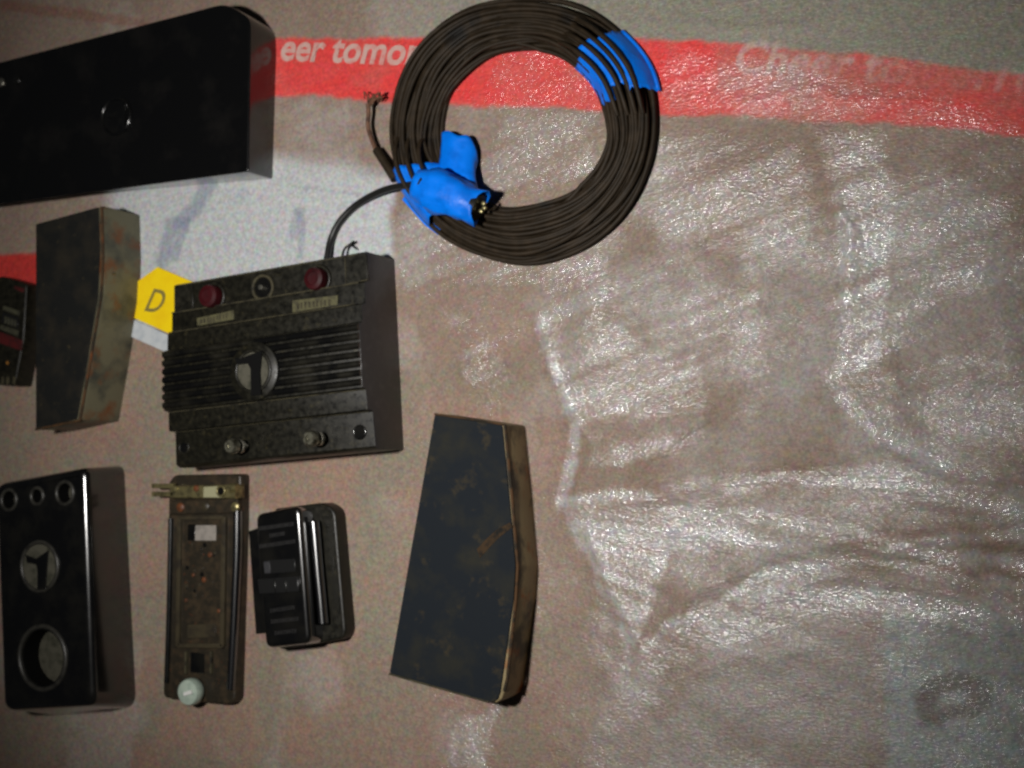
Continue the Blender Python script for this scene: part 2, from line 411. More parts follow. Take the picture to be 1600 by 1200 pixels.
    for pts, wd, k in (([(327,285),(300,330),(283,345)],17,.55), ([(268,350),(252,410)],17,.5), ([(290,345),(272,400)],9,.45), ([(470,330),(462,345),(458,368)],9,.4), ([(462,330),(472,345),(470,400)],8,.4), ([(380,298),(372,318)],10,.2), ([(455,290),(560,304)],2,.35)):
        stroke(pts, wd, (.22,.26,.36), k)
    # pale blue printed square with a dark ring, bottom right
    sq = sstep(-10,8,u-1385+5*n1)*sstep(-10,8,v-965-.02*(u-1385)+6*n1)
    mixin((.37,.41,.40), .75*sq*np.clip(.9+.3*n2,0,1))
    rr = np.hypot((u-1505+22*n2)/50, (v-1090+16*n1)/44); ringm = sstep(1.25,.95,rr+.12*n1)*sstep(.25,.6,rr)
    mixin((.15,.11,.09), .62*ringm*sq)
    # sheen map: bright and dull patches drawn where highlights fall, for coat and colour
    def area(poly, k, soft=14):
        nonlocal sheen_map; soft = soft*.75
        pp = [np.array(q,float) for q in poly]; inside = np.zeros(u.shape,bool)
        for a,b in zip(pp, pp[1:]+pp[:1]):
            c_ = (a[1] > vw) != (b[1] > vw)
            inside ^= c_ & (uw < (b[0]-a[0])*(vw-a[1])/(b[1]-a[1]+1e-9)+a[0])
        d,_,_ = seg_dist(uw, vw, poly+poly[:1]); d = np.where(inside, d, -d)
        sheen_map = np.maximum(sheen_map, k*sstep(-soft, soft, d))
    uw = u+9*fbm(X*26+1,Y*26,201,4); vw = v+9*fbm(X*26+7,Y*26+3,211,4)
    sheen_map = .05+.22*np.clip(loose,0,1)*np.clip(.5+n2+.5*n1,0,1)
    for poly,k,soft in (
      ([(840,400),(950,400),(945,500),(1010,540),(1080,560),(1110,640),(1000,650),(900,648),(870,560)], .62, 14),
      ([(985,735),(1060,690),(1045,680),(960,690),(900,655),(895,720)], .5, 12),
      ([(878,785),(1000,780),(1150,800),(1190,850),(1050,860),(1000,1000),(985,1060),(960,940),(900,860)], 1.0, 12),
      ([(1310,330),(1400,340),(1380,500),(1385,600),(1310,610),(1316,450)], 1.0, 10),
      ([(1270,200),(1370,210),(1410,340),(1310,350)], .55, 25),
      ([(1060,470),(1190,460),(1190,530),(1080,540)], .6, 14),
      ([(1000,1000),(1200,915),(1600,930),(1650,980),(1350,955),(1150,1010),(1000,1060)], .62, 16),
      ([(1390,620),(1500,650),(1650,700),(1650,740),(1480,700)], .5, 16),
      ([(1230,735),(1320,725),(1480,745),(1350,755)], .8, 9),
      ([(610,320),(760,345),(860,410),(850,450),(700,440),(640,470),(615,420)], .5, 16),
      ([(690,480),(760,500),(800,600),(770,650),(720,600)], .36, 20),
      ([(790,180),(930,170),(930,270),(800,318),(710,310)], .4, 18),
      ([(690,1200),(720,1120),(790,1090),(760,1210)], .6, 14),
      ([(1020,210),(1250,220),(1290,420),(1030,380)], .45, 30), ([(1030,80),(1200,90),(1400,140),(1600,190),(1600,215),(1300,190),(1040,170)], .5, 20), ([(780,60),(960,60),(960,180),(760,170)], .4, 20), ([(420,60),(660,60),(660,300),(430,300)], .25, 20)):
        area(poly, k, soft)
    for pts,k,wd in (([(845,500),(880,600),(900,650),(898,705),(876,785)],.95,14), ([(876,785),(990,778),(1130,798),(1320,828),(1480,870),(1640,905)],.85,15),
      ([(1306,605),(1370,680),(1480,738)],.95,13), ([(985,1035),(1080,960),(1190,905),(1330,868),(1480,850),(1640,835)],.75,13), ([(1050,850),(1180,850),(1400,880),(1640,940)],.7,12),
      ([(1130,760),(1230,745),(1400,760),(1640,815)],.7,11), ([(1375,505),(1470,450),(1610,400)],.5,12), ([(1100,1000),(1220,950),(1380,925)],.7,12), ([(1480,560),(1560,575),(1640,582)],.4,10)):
        d,_,_ = seg_dist(uw, vw, pts); sheen_map = np.maximum(sheen_map, 1.1*k*sstep(wd*1.4, wd*.25, d))
    def dull(poly, k, soft=12):
        nonlocal sheen_map
        keep = sheen_map; sheen_map = np.zeros_like(u); area(poly, k, soft); sheen_map = keep*(1-sheen_map)
    for poly,k,soft in (
      ([(1125,665),(1190,640),(1230,560),(1300,600),(1330,655),(1420,722),(1230,728),(1100,745),(985,752),(1060,705)], .75, 10),
      ([(1405,512),(1480,470),(1640,410),(1640,570),(1480,560),(1400,590)], .7, 12),
      ([(1195,430),(1300,420),(1300,590),(1230,600),(1195,540)], .6, 12),
      ([(960,410),(1165,400),(1170,450),(1060,465),(960,480)], .5, 14),
      ([(910,655),(985,660),(960,730),(905,760),(900,710)], .5, 8),
      ([(1190,895),(1340,850),(1640,830),(1640,810),(1340,838),(1200,862),(1090,925),(1000,1000)], .65, 8),
      ([(1010,1110),(1150,1040),(1370,985),(1380,1200),(960,1200)], .5, 20),
      ([(1380,660),(1520,720),(1640,790),(1640,720),(1480,660)], .5, 10)):
        dull(poly, k, soft)
    # the drawn sheen is broken into streaks: fanning from the fold below, slanting above it
    ag = np.arctan2(v-785, u-640); rd = np.hypot(v-785, u-640)
    st = fbm(ag*26+40+.3*n2, rd/170+3, 401, 3); st2 = fbm((u*.38+v)/15+.4*n2, (u-.38*v)/170+9, 411, 3)
    low = sstep(640,760,v)
    sheen_map *= np.clip(.92+.55*(st*low+st2*(1-low)), .25, 1.5)
    sheen_map *= .9+.2*n1
    base *= (1-.10*sstep(.25,.05,sheen_map)*sstep(.3,.8,loose))[...,None]  # colour darkened between the drawn sheen patches
    mixin((.60,.60,.60), np.clip(sheen_map-.15,0,1)*.7*(1-.8*np.clip(red*fade,0,1)))  # sheen painted into the colour: whitened where the map is high
    base = np.clip(base*.87,0.01,.9); loose = sheen_map
    ca = me.color_attributes.new('print','FLOAT_COLOR','POINT')  # colour carries print and painted sheen, alpha the coat weight
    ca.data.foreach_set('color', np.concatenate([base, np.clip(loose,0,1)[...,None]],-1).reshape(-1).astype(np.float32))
    m = bpy.data.materials.new('crinkled_packing_film'); m.use_nodes = True
    nt = m.node_tree; N = nt.nodes; K = nt.links; b = N['Principled BSDF']
    at = N.new('ShaderNodeVertexColor'); at.layer_name = 'print'
    tc = N.new('ShaderNodeTexCoord')
    def nz(scale, detail=3, vec=None, typ='ShaderNodeTexNoise'):
        n = N.new(typ); n.inputs['Scale'].default_value = scale
        if typ == 'ShaderNodeTexNoise': n.inputs['Detail'].default_value = detail
        K.new(vec or tc.outputs['Object'], n.inputs['Vector']); return n
    # mottled fibres of the foam: colour speckle
    g = nz(420, 5); mr = N.new('ShaderNodeMapRange'); mr.inputs['From Min'].default_value=.3; mr.inputs['From Max'].default_value=.7; mr.inputs['To Min'].default_value=.8; mr.inputs['To Max'].default_value=1.2
    K.new(g.outputs['Fac'], mr.inputs['Value'])
    hs = N.new('ShaderNodeMix'); hs.data_type='RGBA'; hs.blend_type='MULTIPLY'; hs.inputs['Factor'].default_value=1
    K.new(at.outputs['Color'], hs.inputs['A']); K.new(mr.outputs['Result'], hs.inputs['B'])
    sp = nz(190, 5); mx = N.new('ShaderNodeMix'); mx.data_type='RGBA'; mx.blend_type='OVERLAY'; mx.inputs['Factor'].default_value=.34
    K.new(hs.outputs['Result'], mx.inputs['A']); K.new(sp.outputs['Color'], mx.inputs['B'])
    K.new(mx.outputs['Result'], b.inputs['Base Color'])
    b.inputs['Roughness'].default_value = .6; b.inputs['Specular IOR Level'].default_value = .2
    K.new(at.outputs['Alpha'], b.inputs['Coat Weight']); b.inputs['Coat Roughness'].default_value = .135; b.inputs['Coat IOR'].default_value = 1.95
    mp = N.new('ShaderNodeMapping'); mp.inputs['Scale'].default_value = (1,2.0,1); K.new(tc.outputs['Object'], mp.inputs['Vector'])
    vo = nz(270, 0, mp.outputs['Vector'], 'ShaderNodeTexVoronoi'); fine = nz(420, 2, mp.outputs['Vector'])
    ad = N.new('ShaderNodeMath'); ad.operation='ADD'; K.new(vo.outputs['Distance'], ad.inputs[0]); K.new(fine.outputs['Fac'], ad.inputs[1])
    bp = N.new('ShaderNodeBump'); bp.inputs['Strength'].default_value=.65; bp.inputs['Distance'].default_value=.0011
    K.new(ad.outputs[0], bp.inputs['Height']); K.new(bp.outputs['Normal'], b.inputs['Coat Normal'])
    bp2 = N.new('ShaderNodeBump'); bp2.inputs['Strength'].default_value=.3; bp2.inputs['Distance'].default_value=.001
    K.new(ad.outputs[0], bp2.inputs['Height']); K.new(bp2.outputs['Normal'], b.inputs['Normal'])
    o = link('packing_sheet', me, m); o['kind'] = 'structure'
    return o, m
SHEET, FILM = build_sheet()

# pale lettering printed on the red band, draped on the sheet
LETTER = mat('pale_pink_lettering', (.62,.42,.37), .5, .4, coat=.5, coat_rough=.2, mix=(.66,.2,.18), mix_scale=130, mix_lo=.44, mix_hi=.7, bump=.4, bump_scale=500)
def band_text(s, p0, p1, em, m, skew=.12):
    me = text_mesh(s, .026); a = P(*p0); b = P(*p1); ex = (b-a).normalized(); ey = Vector((-ex.y, ex.x, 0))
    bm = bmesh.new(); bm.from_mesh(me); bpy.data.meshes.remove(me)
    bmesh.ops.triangulate(bm, faces=bm.faces[:])
    for _ in range(3):
        bmesh.ops.subdivide_edges(bm, edges=[e for e in bm.edges if e.calc_length() > .07], cuts=1)
        bmesh.ops.triangulate(bm, faces=bm.faces[:])
    V = [(a + ex*(v.co.x+skew*v.co.y)*em + ey*v.co.y*em) for v in bm.verts]
    h,_,_,_ = sheet_height(np.array([[p.x for p in V]]), np.array([[p.y for p in V]]))
    for v,p,z in zip(bm.verts, V, h[0]): v.co = (p.x, p.y, z+SHEET_Z+.0006)
    return bm_obj('lettering', bm, m, SHEET, True)
EM = .0335
band_text('eer tomorrow', (435,93), (640,101), EM, LETTER)

# ------------------------------------------------------------------ shared emblem: ring, two pale halves, dark bent bar
def emblem(parent, c, R, z, poly_px, disc_m, bar_m, ring_m):
    e = lathe('emblem', (c.x,c.y,z), [(0,.0004),(R*.9,.0004),(R*.9,-.002)], disc_m, parent, 40)
    ring('emblem_ring', (c.x,c.y,z), R, R*.085, ring_m, e, 44, .8)
    if poly_px:
        pts = [P(x,y,z+.002).xy for x,y in poly_px]
        prism('emblem_bar', pts, z-.0005, z+.002, bar_m, e, .0005, 2)
    return e

# ------------------------------------------------------------------ 1 long black cover, top left
z = .034
top = pxy([(388,268),(391,60),(391,28),(352,4),(300,18),(-120,128),(-120,336)], z)
bse = pxy([(425,279),(431,80),(430,50),(405,30),(345,48),(-40,140),(-40,318)], 0)
t = thing('long_cover', 'long glossy black cover, largest of all, cut off by the left edge', 'cover', P(180,190,0))
top_r = rounded(top, [.0025,.003,.012,.012,.003,.003,.003], 4); bse_r = rounded(bse, [.0025,.003,.012,.012,.003,.003,.003], 4)
prism('cover_shell', top_r, -.002, z, BLACK_COVER, t, .0014, 3, base=bse_r)
c = P(182,182,z)
emblem(t, c, .0165, z+.0006, [(163,172),(176,176),(196,163),(194,185),(195,205),(184,206),(184,187),(178,183),(166,183)], BLACK_COVER, BLACK, BLACK)
for px,py in ((2,129),(27,125)):
    c = P(px,py,z); s = lathe('screw', (c.x,c.y,z), [(.0045,-.001),(.0045,.001),(.003,.0022),(0,.0026)], STEEL if px<5 else BLACK, t, 16)

# ------------------------------------------------------------------ 2 rusty box left, 8 blue black box right
def shaped_box(name, label, top_px, z, plate_m, side_m, rim_px, inset, loc, rad=.002):
    t = thing(name, label, 'metal box', loc)
    pts = pxy(top_px, z)
    prism('side_wall', rounded(pts, rad, 3), -.002, z-.0012, side_m, t, .0012, 2)
    inn = inset2(pts, .0008)
    # the plate leaves a rim open on the right hand side
    cx = sum(p.x for p in pts)/len(pts)
    pl = [Vector((q.x - (inset if i in rim_px else 0), q.y)) for i,q in enumerate(inn)]
    prism('top_plate', rounded(pl, [q*.8 for q in rad] if isinstance(rad,list) else .001, 3), z-.0035, z+.0002, plate_m, t, .0006, 2)
    rim = [pts[i] for i in sorted(rim_px)]
    return t, pts
t, pts = shaped_box('tapered_box', 'dark rusty tapered box beside the yellow card marked D',
    [(55,349),(161,321),(163,400),(160,463),(143,565),(127,656),(55,672)], .046, DARK_TOP, RUST_SIDE, {1,2,3,4,5}, .0050, P(110,500,0))
rim_w = [P(x,y,.0462) for x,y in ((159,323),(161,400),(158,463),(141,565),(125,656))]
tube('rim', rim_w, .0014, RUST_RIM, t, 8)
tube('rim', [P(56,671,.0455), P(125,657,.0455)], .0012, RUST_RIM, t, 8)
for px,py in ((176,427),(171,473)):       # dark holes in the side
    c = P(px,py,.034); lathe('rivet_hole', (c.x+.0006,c.y,c.z), [(0,.001),(.0012,.001),(.0012,-.001),(0,-.001)], BLACK, t, 10)
t, pts = shaped_box('tapered_box', 'blue black tapered metal box with brassy rusted side, rightmost of the boxes',
    [(678,646),(790,663),(801,775),(811,885),(808,937),(784,1104),(607,1053)], .033, BLUE_TOP, BRASS_SIDE, {1,2,3,4,5}, .0022, P(740,880,0), [.002]*5+[.012,.002])
tube('rim', [P(x,y,.033) for x,y in ((789,664),(800,775),(809,885),(806,937),(793,1060),(788,1080))], .0013, RUST_RIM, t, 8)
tube('rim', [P(x,y,.033) for x,y in ((679,647),(735,655),(789,664))], .0008, RUST_RIM, t, 8)
tube('rim', [P(x,y,.033) for x,y in ((608,1053),(700,1079),(764,1097))], .0008, DUST_EDGE, t, 8)
# smear of rust across the plate
sm = [P(x,y,.0333) for x,y in ((745,858),(760,842),(775,828),(797,816),(801,824),(782,838),(768,852),(750,872))]
prism('rust_smear', [p.xy for p in sm], .0328, .0335, mat('rust_smear', (.055,.034,.018), .8, .1, mix=(.015,.015,.014), mix_scale=160), t, .0002, 1)

# ------------------------------------------------------------------ 3 small red and black box at the left edge
z = .02
t = thing('small_box', 'small black and red box with worn label, at the left edge', 'small box', P(20,520,0))
pts = pxy([(2,431),(42,443),(37,530),(23,603),(-40,598),(-24,520),(-14,440)], z)
prism('casing', rounded(pts, .003, 3), -.002, z, DUSTY, t, .0015, 3)
def plate_px(name, quad, z, th, m, parent, bev=.0002):
    return prism(name, [P(x,y,z).xy for x,y in quad], z-th, z, m, parent, bev, 1)
LBL_DARK = mat('dark_label', (.06,.058,.035), .5, mix=(.025,.024,.018), mix_scale=200)
for q in ([(5,477),(30,486),(29,493),(4,484)], [(1,507),(29,517),(27,525),(-1,514)]): plate_px('label_strip', q, z+.0004, .001, LBL_DARK, t)
lab = plate_px('label_field', [(4,487),(29,496),(28,514),(1,504)], z+.0003, .001, FAINT, t)
for i in range(4):
    x = 7+i*5; plate_px('label_mark', [(x,494+i*1.6),(x+3,495+i*1.6),(x+2.4,506+i*1.6),(x-.6,505+i*1.6)], z+.0007, .0006, LBL_DARK, lab)
plate_px('red_stripe', [(-12,514),(35,532),(33,548),(-18,530)], z+.0005, .001, RED_PAINT, t)
plate_px('red_stripe', [(23,446),(38,451),(36,457),(21,451)], z+.0004, .001, RED_PAINT, t)
c = P(12,567,z); lathe('orange_dot', (c.x,c.y,z), [(0,.0008),(.0018,.0005),(.0018,-.001)], ORANGE, t, 12)
for x in (2,10,20): plate_px('contact', [(x,588),(x+4,589),(x+3,601),(x-1,600)], z+.0005, .001, DUST_EDGE, t)

# ------------------------------------------------------------------ 4 ribbed control box
t = thing('control_box', 'dusty black ribbed control box with two red buttons', 'control box', P(430,570,0))
def cpx(x, y): return (230+x*.30827, 370+y*.30833)
zt = .044
TL, TR, BL, BR = (P(*cpx(135,242),zt).xy, P(*cpx(1105,72),zt).xy, P(*cpx(140,1172),zt).xy, P(*cpx(1152,1078),zt).xy)
def Q(u, v): return (TL*(1-u)+TR*u)*(1-v) + (BL*(1-u)+BR*u)*v
prof = [(0,-.002),(0,zt-.002),(.008,zt),(.155,zt),(.16,.0468),(.268,.0472),(.275,.0525),(.366,.053),(.372,.0575),(.695,.0575),(.700,.052),(.803,.0515),(.808,zt-.0005),(.985,zt-.0015),(1,zt-.006),(1,-.002)]
bm = bmesh.new(); A = []; B = []
for v,zz in prof:
    p = Q(0,v); q = Q(1,v); A.append(bm.verts.new((p.x,p.y,zz))); B.append(bm.verts.new((q.x,q.y,zz)))
n = len(prof)
top_faces = []
for i in range(n):
    j = (i+1)%n; bm.faces.new((A[i],A[j],B[j],B[i]))
e1 = bm.faces.new(A[::-1]); e2 = bm.faces.new(B)
e1.material_index = 1; e2.material_index = 1
body = bm_obj('casing', bm, [DUSTY, DUSTY_LIT_WALL], t)
bv = body.modifiers.new('edge','BEVEL'); bv.width = .0007; bv.segments = 2; bv.limit_method='ANGLE'; bv.angle_limit = math.radians(30)
bake(body); autosmooth(body, 35)
# ribs, each a rounded bar
RIB = mat('ribbed_bakelite', (.004,.004,.004), .22, .5, mix=(.02,.018,.011), mix_scale=35, mix_lo=.45, mix_hi=.8, mix_rough=.5, mix2=(.04,.034,.018), mix2_scale=300, mix2_lo=.64, mix2_hi=.8)
for k in range(7):
    v0 = .376+k*.0455; v1 = v0+.036
    bm = bmesh.new(); rows = []
    for s in range(7):
        a = math.pi*s/6; v = (v0+v1)/2-(v1-v0)/2*math.cos(a); zz = .0572+.0034*math.sin(a)**.7 if s not in (0,6) else .0565
        p = Q(.0035,v); q = Q(.998,v); rows.append((bm.verts.new((p.x,p.y,zz)), bm.verts.new((q.x,q.y,zz))))
    for (a,b),(c_,d_) in zip(rows, rows[1:]): bm.faces.new((a,b,d_,c_))
    bm.faces.new([r[0] for r in rows]); bm.faces.new([r[1] for r in rows][::-1]); bm.faces.new((rows[0][0],rows[-1][0],rows[-1][1],rows[0][1]))
    o = bm_obj('rib', bm, RIB, t); autosmooth(o, 50)
# thin dust ledges on the steps
for v,zz,u0,u1 in ((.158,.0470,.0,.97),(.271,.0528,.01,.97),(.701,.0522,.01,.99),(.806,.0445,.01,.98),(.010,zt,.03,.97)):
    p = Q(u0,v); q = Q(u1,v); tube('dusty_ledge', [(p.x,p.y,zz-.0002),(q.x,q.y,zz-.0002)], .0006, DUST_EDGE, t, 6)
c = P(*cpx(536,680), .0615); s = scale_at(395,.0615)
lathe('emblem_boss', (c.x,c.y,.0575), [(.0238,-.001),(.0238,.0028),(.0228,.0036),(0,.0036)], DUSTY, t, 44)
emblem(t, c, 106*.3083*s, .0613, [cpx(*q) for q in [(440,612),(470,618),(500,604),(580,575),(570,690),(576,800),(524,806),(522,670),(508,642),(455,648)]], GREY_DISC, MATTE, DUSTY)
# red buttons with collars
for (x,y) in ((312,300),(847,212)):
    px = cpx(x,y); c = P(*px, zt+.006); s = scale_at(px[0], zt)
    R = 58*.3083*s
    b = lathe('button', (c.x,c.y,zt), [(R,-.001),(R,.0062),(R*.93,.0078),(R*.6,.0086),(R*.55,.0080),(0,.0078)], DARK_RED, t, 32)
    ring('button_collar', (c.x,c.y,zt+.0003), R*1.2, .0016, DUSTY, b, 32)
# lamp socket between the buttons
px = cpx(588,258); c = P(*px, zt); s = scale_at(px[0], zt); R = 62*.3083*s
o = ring('socket', (c.x,c.y,zt+.0005), R, .0014, DUST_EDGE, t, 32)
lathe('socket_hole', (c.x,c.y,zt), [(0,.0003),(R*.8,.0003),(R*.8,-.001)], BLACK, o, 28)
lathe('socket_pin', (c.x,c.y,zt), [(.0022,0),(.0022,.004),(0,.0046)], STEEL, o, 14)
# label plates with marks too worn to read
for quad in ([(250,412),(437,372),(436,418),(254,452)], [(735,322),(965,296),(962,344),(736,384)]):
    q = [cpx(*p) for p in quad]; pl = plate_px('label_plate', q, .0478+.0004 if quad[0][0]<300 else .0480, .003, LABEL, t)
    (x0,y0),(x1,y1),(x2,y2),(x3,y3) = q
    for k in range(9):
        f = .10+.085*k + random.uniform(-.01,.01); g = f+.035
        A_ = lambda f, h: (x0+(x1-x0)*f+(x3-x0)*h, y0+(y1-y0)*f+(y3-y0)*h)
        plate_px('worn_mark', [A_(f,.25),A_(g,.25),A_(g,.75),A_(f,.75)], .0486, .001, DUST_EDGE, pl)
# corner pads
for quad in ([(1003,105),(1112,88),(1118,218),(1008,238)], [(140,258),(230,236),(232,368),(140,384)]):
    q = [cpx(*p) for p in quad]; pd = plate_px('corner_pad', q, zt+.001, .002, DUSTY, t, .0004)
    tube('pad_edge', [P(*q[0],zt+.001), P(*q[3],zt+.001), P(*q[2],zt+.001)], .0006, DUST_EDGE, pd, 6)
POST = mat('dull_nickel', (.30,.29,.22), .3, .5, .8, mix=(.05,.045,.03), mix_scale=220, mix_lo=.4, mix_hi=.6, mix_rough=.5)
# terminal posts
for (x,y) in ((497,1062),(893,1024)):
    c = P(*cpx(x,y), zt)
    p = lathe('terminal_post', (c.x,c.y,zt-.001), [(.003,0),(.003,.019),(0,.019)], STEEL, t, 16)
    lathe('collar', (c.x,c.y,zt+.008), [(.003,-.002),(.0058,-.0016),(.0058,.0012),(.003,.0018)], STEEL, p, 20)
    lathe('cap_nut', (c.x,c.y,zt+.016), [(.004,-.003),(.0062,-.002),(.0062,.003),(.0048,.005),(.0028,.005),(.0024,.0035),(0,.0035)], POST, p, 22)
for (x,y,r) in ((1078,990,34),(188,1068,30)):
    px = cpx(x,y); c = P(*px, zt-.001); R = r*.3083*scale_at(px[0],zt)
    o = ring('screw_hole', (c.x,c.y,zt-.0008), R, .0009, DUSTY if x<300 else BLACK, t, 26)
    lathe('hole_bottom', (c.x,c.y,zt-.001), [(0,.0004),(R*.9,.0004),(R*.9,-.001)], BLACK, o, 24)
tube('wire_stub', catmull([P(534,404,.010),P(537,392,.008),P(541,386,.006),P(547,382,.005),P(553,377,.006)],5), .0011, WIRE_DARK, t, 6)
tube('wire_stub', catmull([P(546,383,.005),P(551,385,.005),P(557,390,.004)],5), .0006, WIRE_DARK, t, 6)

# ------------------------------------------------------------------ 5 glossy cover with holes, bottom left
z = .051
t = thing('perforated_cover', 'glossy black cover with one big and three small round holes', 'cover', P(100,930,0))
def kpx(x, y): return (x*.35, 710+y*.35)
top = [P(*p,z).xy for p in [(-10,757),(134,730),(147,1102),(3,1109)]]
bse = [P(*p,0).xy for p in [(72,742),(193,726),(212,1106),(76,1120)]]
ri = [.010,.008,.012,.010]
top_r = rounded(top, ri, 6); bse_r = rounded(bse, [.012,.010,.014,.012], 6)
bev = .0065; rings = [[(p.x,p.y,-.002) for p in bse_r]]
for k in range(0,6):
    a = math.pi/2*k/5; ins = bev*(1-math.cos(a)); dz = bev*(1-math.sin(a)); f = (z-dz)/z
    q = inset2(top_r, ins); b_ = inset2(bse_r, ins)
    rings.append([((b_[i]*(1-f)+q[i]*f).x, (b_[i]*(1-f)+q[i]*f).y, z-dz) for i in range(len(q))])
sh = bm_obj('cover_shell', loft_bm(rings), BLACK, t)
HOLES = [((40,203),58,40),((166,186),52,32),((290,172),60,44),((190,908),138,122)]
cut = []
for (x,y),ro,rh in HOLES:
    px = kpx(x,y); c = P(*px,z); r = rh*.35*scale_at(px[0],z)
    o = lathe('cutter', (c.x,c.y,z), [(0,-.020 if rh>100 else -.014),(r,-.020 if rh>100 else -.014),(r,.01),(0,.01)], None, None, 36); cut.append(o)
    m_ = sh.modifiers.new('b','BOOLEAN'); m_.object = o; m_.operation='DIFFERENCE'; m_.solver='EXACT'
bake(sh); autosmooth(sh, 30)
for p_ in sh.data.polygons:
    if p_.normal.z > .9999: p_.use_smooth = False
for o in cut:
    me = o.data; bpy.data.objects.remove(o); bpy.data.meshes.remove(me)
for (x,y),ro,rh in HOLES:
    px = kpx(x,y); c = P(*px,z); s = scale_at(px[0],z)
    hr = ring('hole_rim', (c.x,c.y,z-.0002), (rh*1.13)*.35*s, .0017 if rh<100 else .0022, WORN, t, 40)
    R_ = rh*.35*s; dp = .019 if rh>100 else .013
    lathe('hole_lining', (c.x,c.y,z), [(R_-.0003,-.0012),(R_-.0003,-dp)], MATTE, hr, 36)
    lathe('hole_bottom', (c.x,c.y,z-dp), [(0,0),(R_*.99,0),(R_*.99,-.001)], GREY_DISC, hr, 36)
c = P(*kpx(178,500), z)
emblem(t, c, 108*.35*scale_at(62,z), z+.0004, [kpx(*q) for q in [(112,448),(158,466),(214,428),(206,520),(201,602),(165,606),(165,520),(160,492),(118,484)]], GREY_DISC, BLACK, WORN)

# ------------------------------------------------------------------ 6 terminal plate with brass bracket
t = thing('terminal_plate', 'narrow dark plate with brass bracket on top and pale round knob below', 'terminal plate', P(320,920,0))
def gpx(x, y): return (230+x/3, 720+y/3)
z = .011
pts = [P(*gpx(*q), z).xy for q in [(125,66),(440,61),(438,300),(412,1136),(360,1144),(72,1112),(98,255),(100,100)]]
prism('base_tray', rounded(pts, [.006,.004,.001,.006,.003,.006,.001,.002], 4), -.002, z, BROWN_PLATE, t, .002, 3)
tube('side_rail', catmull([P(*gpx(x,y),z+.001) for x,y in ((424,235),(422,420),(415,600),(405,830),(392,1070))],4), .0038, POLISHED, t, 12)
tube('side_rail', catmull([P(*gpx(x,y),z+.001) for x,y in ((112,270),(108,500),(102,760),(92,1040))],4), .0026, BLACK, t, 10)
def bar_px(name, a, b, wd, z0, z1, m, parent, bev=.0006):
    A_ = P(*gpx(*a), z1).xy; B_ = P(*gpx(*b), z1).xy; d_ = (B_-A_).normalized(); n_ = Vector((-d_.y,d_.x))*wd/2
    return prism(name, [A_-n_, B_-n_, B_+n_, A_+n_], z0, z1, m, parent, bev, 2)
fr = plate_px('inner_board', [gpx(*q) for q in [(150,265),(356,262),(348,872),(140,868)]], z+.0012, .002, BROWN_PLATE, t)
for a,b,wd in (((148,262),(140,870),.0044),((356,262),(348,872),.0044),((150,268),(355,266),.003),((140,866),(350,868),.004)):
    bar_px('frame_strip', a, b, wd, z, z+.0035, OLIVE, fr)
plate_px('window', [gpx(*q) for q in [(226,302),(322,302),(322,374),(222,374)]], z+.0016, .001, PALE, fr)  # pale plate stands in for the lit sheet seen through the opening
plate_px('painted_shade', [gpx(*q) for q in [(190,298),(226,298),(222,374),(188,372)]], z+.0020, .001, BLACK, fr)  # dark strip painted in for the shade inside the opening
plate_px('lower_tab', [gpx(*q) for q in [(190,768),(318,764),(322,826),(186,832)]], z+.0022, .0015, OLIVE, fr)
for (x,y,r) in ((290,440,.0026),(262,558,.0026),(212,536,.0018),(178,655,.0018),(332,704,.0020)):
    c = P(*gpx(x,y), z+.003); lathe('copper_bit', (c.x,c.y,z+.001), [(r,-.001),(r*.9,.0012),(0,.0020)], COPPER, fr, 9)
for k in range(26):
    x = random.uniform(170,320); y = random.uniform(390,750); c = P(*gpx(x,y), z+.0015); r = random.uniform(.001,.0026)
    lathe('soot_grain', (c.x,c.y,z+.001), [(r,-.001),(r*.8,.0008),(0,.0013)], random.choice([BLACK,OLIVE,BROWN_PLATE]), fr, 7)
for x in (178,296): bar_px('guide_bar', (x,895),(x-2,1000),.0022, z-.001, z+.003, DUST_EDGE, t)
for x in (235,): bar_px('guide_slot', (x,900),(x-2,995),.015, z-.001, z+.0008, BLACK, t)
# brown clamp plate and brass bracket
cl = plate_px('clamp_plate', [gpx(*q) for q in [(100,186),(424,180),(424,244),(100,252)]], z+.004, .005, BROWN_PLATE, t, .0008)
for x,y,m_ in ((155,218,COPPER),(272,214,OLIVE),(410,216,BRASS)):
    c = P(*gpx(x,y), z+.005); lathe('screw', (c.x,c.y,z+.004), [(.0042,-.001),(.004,.001),(.0025,.002),(0,.0022)], m_, cl, 14)
br = plate_px('brass_bracket', [gpx(*q) for q in [(104,118),(424,111),(424,176),(104,176)]], z+.008, .009, BRASS, t, .0012)
for y in (118,156): bar_px('prong', (20,y),(120,y), .0042, z+.004, z+.008, BRASS, br)
plate_px('bright_plate', [gpx(*q) for q in [(264,122),(350,118),(350,172),(262,172)]], z+.0088, .001, mat('bright_brass',(.38,.37,.22),.5,.5,.2), br)
for x,y,r in ((128,132,.0028),(228,130,.003)):
    c = P(*gpx(x,y), z+.009); lathe('rivet', (c.x,c.y,z+.008), [(r,-.001),(r*.9,.001),(0,.0018)], COPPER if x>200 else BRASS, br, 12)
c = P(*gpx(345,142), z+.009); o = ring('bracket_hole', (c.x,c.y,z+.0088), .0042, .001, BRASS, br, 18)
lathe('hole_bottom', (c.x,c.y,z+.0085), [(0,.0006),(.0036,.0006),(.0036,-.001)], BLACK, o, 14)
for y in (124,160):
    a = P(*gpx(392,y), z+.009); b = P(*gpx(422,y), z+.009); tube('clip_roll', [a,b], .0034, BRASS, br, 12)
c = P(*gpx(190,1086), z+.010); R = 62/3*scale_at(293,.02)
